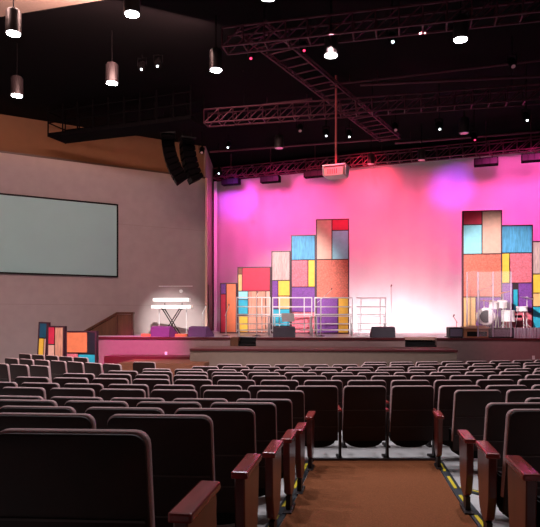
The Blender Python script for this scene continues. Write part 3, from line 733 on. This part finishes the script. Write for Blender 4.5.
# drum area
def amp(label, px0, px1, py, m, name, cat, v=.35, draped=False, openf=False):
    p = stg((px0+px1)/2, v); W = (px1-px0)/F*p.y; s = p.y/F; h = (338-py)*s
    t = thing(name, label, cat, (p.x, p.y, ST), -STA, None); 
    bb = MB()
    if draped:
        n = 40; pts = []
        for i in range(n+1):
            x = -W/2+W*i/n; pts.append((x, -.25-.03*math.sin(i*1.7)-.02*math.sin(i*.7), 0))
        pts += [(W/2, .25, 0), (-W/2, .25, 0)]
        bb.prism(pts, (0, 0, h))
    else: bb.box((0, 0, h/2), (W, .5, h), bev=.02)
    bb.build('body', m, t)
    if openf:
        bb = MB(); bb.box((0.02, -.252, h*.42), (W*.82, .01, h*.5)); bb.build('opening', M_black, t)
        bb = MB(); bb.box((0, -.02, h+.02), (W*1.04, .56, .05)); bb.box((W*.05, -.05, h+.06), (W*.7, .4, .04)); bb.build('top', mat('case_top', (.6, .35, .25), .5), t)
    elif not draped:
        bb = MB(); bb.box((0, -.255, h/2), (W*.9, .012, h*.7)); bb.build('grille', M_grille, t)
amp('small dark cabinet at the left end of the drum area', 448, 461, 327.5, M_speaker, 'speaker_cabinet', 'speaker')
amp('wooden road case with a dark open front left of the drums', 462.5, 486, 328.5, mat('case_wood', (.35, .13, .06), .5), 'road_case', 'case', openf=True)
amp('long dark purple cabinet in front of the bass drum', 489, 511, 328, M_speaker, 'speaker_cabinet', 'speaker')
amp('grey cloth draped low riser front at right of the stage', 512, 548, 328, mat('grey_drape', (.42, .36, .44), .9), 'draped_case', 'drape', draped=True)
# drum platform
a = at(503, 19.0, z=ST); 
bb = MB(); bb.box((0, 0, .11), (2.5, 1.3, .22), bev=.01); o = bb.build('drum_riser', M_speaker, None, (a.x, a.y, ST), -STA); tag(o, 'low dark platform under the drum kit', 'platform')
DZ = ST+.22
t = thing('drum_kit', 'white drum kit with cymbals behind clear shield panels', 'drums', (a.x, a.y, DZ), R(0)); L = t.location
def dd(px, py, Z=18.9): return at(px, Z, py)-L
M_drum = mat('white_drum_shell', (.85, .85, .88), .25); M_head = mat('drum_head', (.9, .88, .86), .5); M_gold = mat('cymbal_brass', (.85, .55, .22), .25, .9)
Xr = Matrix.Rotation(R(90), 4, 'X')
k = dd(486, 316.5, 18.75)
bb = MB(); bb.lathe([(.255, -.02), (.27, -.02), (.27, .4), (.255, .4)], c=k+Vector((0, .4, 0)), n=28, M=Matrix.Rotation(R(62), 4, 'Z') @ Matrix() @ Xr); kd = bb.build('bass_drum', M_drum, t, smooth=True)
o = kd
kk = MB(); kk.lathe([(.20, 0), (.20, .012)], c=k+Vector((-.0, -.02, 0)), n=24, M=Xr); kk.build('front_head', mat('dark_head', (.05, .055, .06), .25), kd)
# rebuild bass drum along the y axis (facing the seats)
bm_ = bmesh.new(); me = kd.data; me.clear_geometry() if hasattr(me, 'clear_geometry') else None
bb = MB(); bb.lathe([(.20, -.015), (.265, -.02), (.275, 0), (.275, .38), (.26, .4), (.2, .4)], c=k+Vector((.0, .0, 0)), n=28, M=Matrix.Rotation(R(-14), 4, 'Z') @ Matrix.Rotation(R(-90), 4, 'X')); bb.bm.to_mesh(me); bb.bm.free()
for p_ in me.polygons: p_.use_smooth = True
for nm, px, py, r, h, lab in (('tom', 494, 305, .15, .22, None), ('tom', 502, 304, .15, .22, None), ('floor_tom', 508, 316, .2, .36, None), ('snare_drum', 522, 309, .17, .16, None)):
    c = dd(px, py); bb = MB(); bb.lathe([(r, -h/2), (r+.01, -h/2+.02), (r, -h/2+.04), (r, h/2-.04), (r+.01, h/2-.02), (r, h/2)], c=c, n=20, M=Matrix.Rotation(R(12 if nm == 'tom' else 0), 4, 'X')); dm = bb.build(nm, M_drum, t, smooth=True)
    bb = MB()
    zf = -c.z-0
    for q_ in range(3):
        an = q_*2.1+.4; bb.tube(c+Vector((.12*math.cos(an), .12*math.sin(an), -h/2+.03)), Vector((c.x+.2*math.cos(an), c.y+.2*math.sin(an), .01)), .01, 5)
    bb.build('drum_stand', M_pipe, t)
for px, py, r, tl in ((484, 301, .24, 8), (503, 293, .28, -14), (527, 298, .22, 12), (491, 301, .17, 5)):
    c = dd(px, py, 18.95); bb = MB(); bb.lathe([(r, 0), (r*.5, .012), (r*.2, .02), (.03, .035)], c=c, n=24, M=Matrix.Rotation(R(tl), 4, 'Y')); bb.build('cymbal', M_gold if px != 527 else M_white, t, smooth=True)
    bb = MB(); bb.tube(c, (c.x, c.y, .01), .012, 6)
    for q_ in range(3): bb.tube((c.x, c.y, .2), (c.x+.2*math.cos(q_*2.1), c.y+.2*math.sin(q_*2.1), .01), .009, 5)
    bb.build('cymbal_stand', M_pipe, t)
bb = MB(); c = dd(521, 318); bb.lathe([(.15, 0), (.17, .03), (.17, .07), (.14, .09)], c=c+Vector((0, .35, 0)), n=18); bb.tube((c.x, c.y+.35, .01), c+Vector((0, .35, 0)), .02, 6); bb.build('stool', M_black, t, smooth=True)
micstand('boom microphone stand reaching over the drum kit', 479.5, 18.6, 1.45, (.38, .15), mat('dark_stand', (.15, .1, .12), .4))
# shield
t = thing('drum_shield', 'clear acrylic drum shield of upright panels around the drum kit', 'shield', (a.x, a.y-.55, DZ-.22)); L = t.location
M_acr = mat('clear_acrylic', (1, .97, 1), .05, alpha=.08); M_post = mat('shield_edge', (.5, .42, .54), .3)
cols = [(467, 19.0), (478, 18.2), (493, 18.15), (511, 18.1), (527, 18.6)]
tops = [272, 272, 271.5, 271.5, 273]
for i, ((px, Z), py) in enumerate(zip(cols, tops)):
    a_ = at(px, Z, z=ST+.04)-L; h = (315-py)/F*Z+EYE-ST-.04
    if i < 4: bb = MB(); bb.box(a_+Vector((0, 0, h/2)), (.032, .02, h)); bb.build('panel_hinge', M_post, t)
    if i < 3:
        b_ = at(cols[i+1][0], cols[i+1][1], z=ST+.04)-L
        bb = MB(); d = b_-a_; nn = Vector((-d.y, d.x, 0)).normalized()*.006
        bb.prism([a_+d*.03, a_+d*.97, a_+d*.97+Vector((0, 0, h)), a_+d*.03+Vector((0, 0, h))], nn); bb.build('acrylic_panel', M_acr, t)
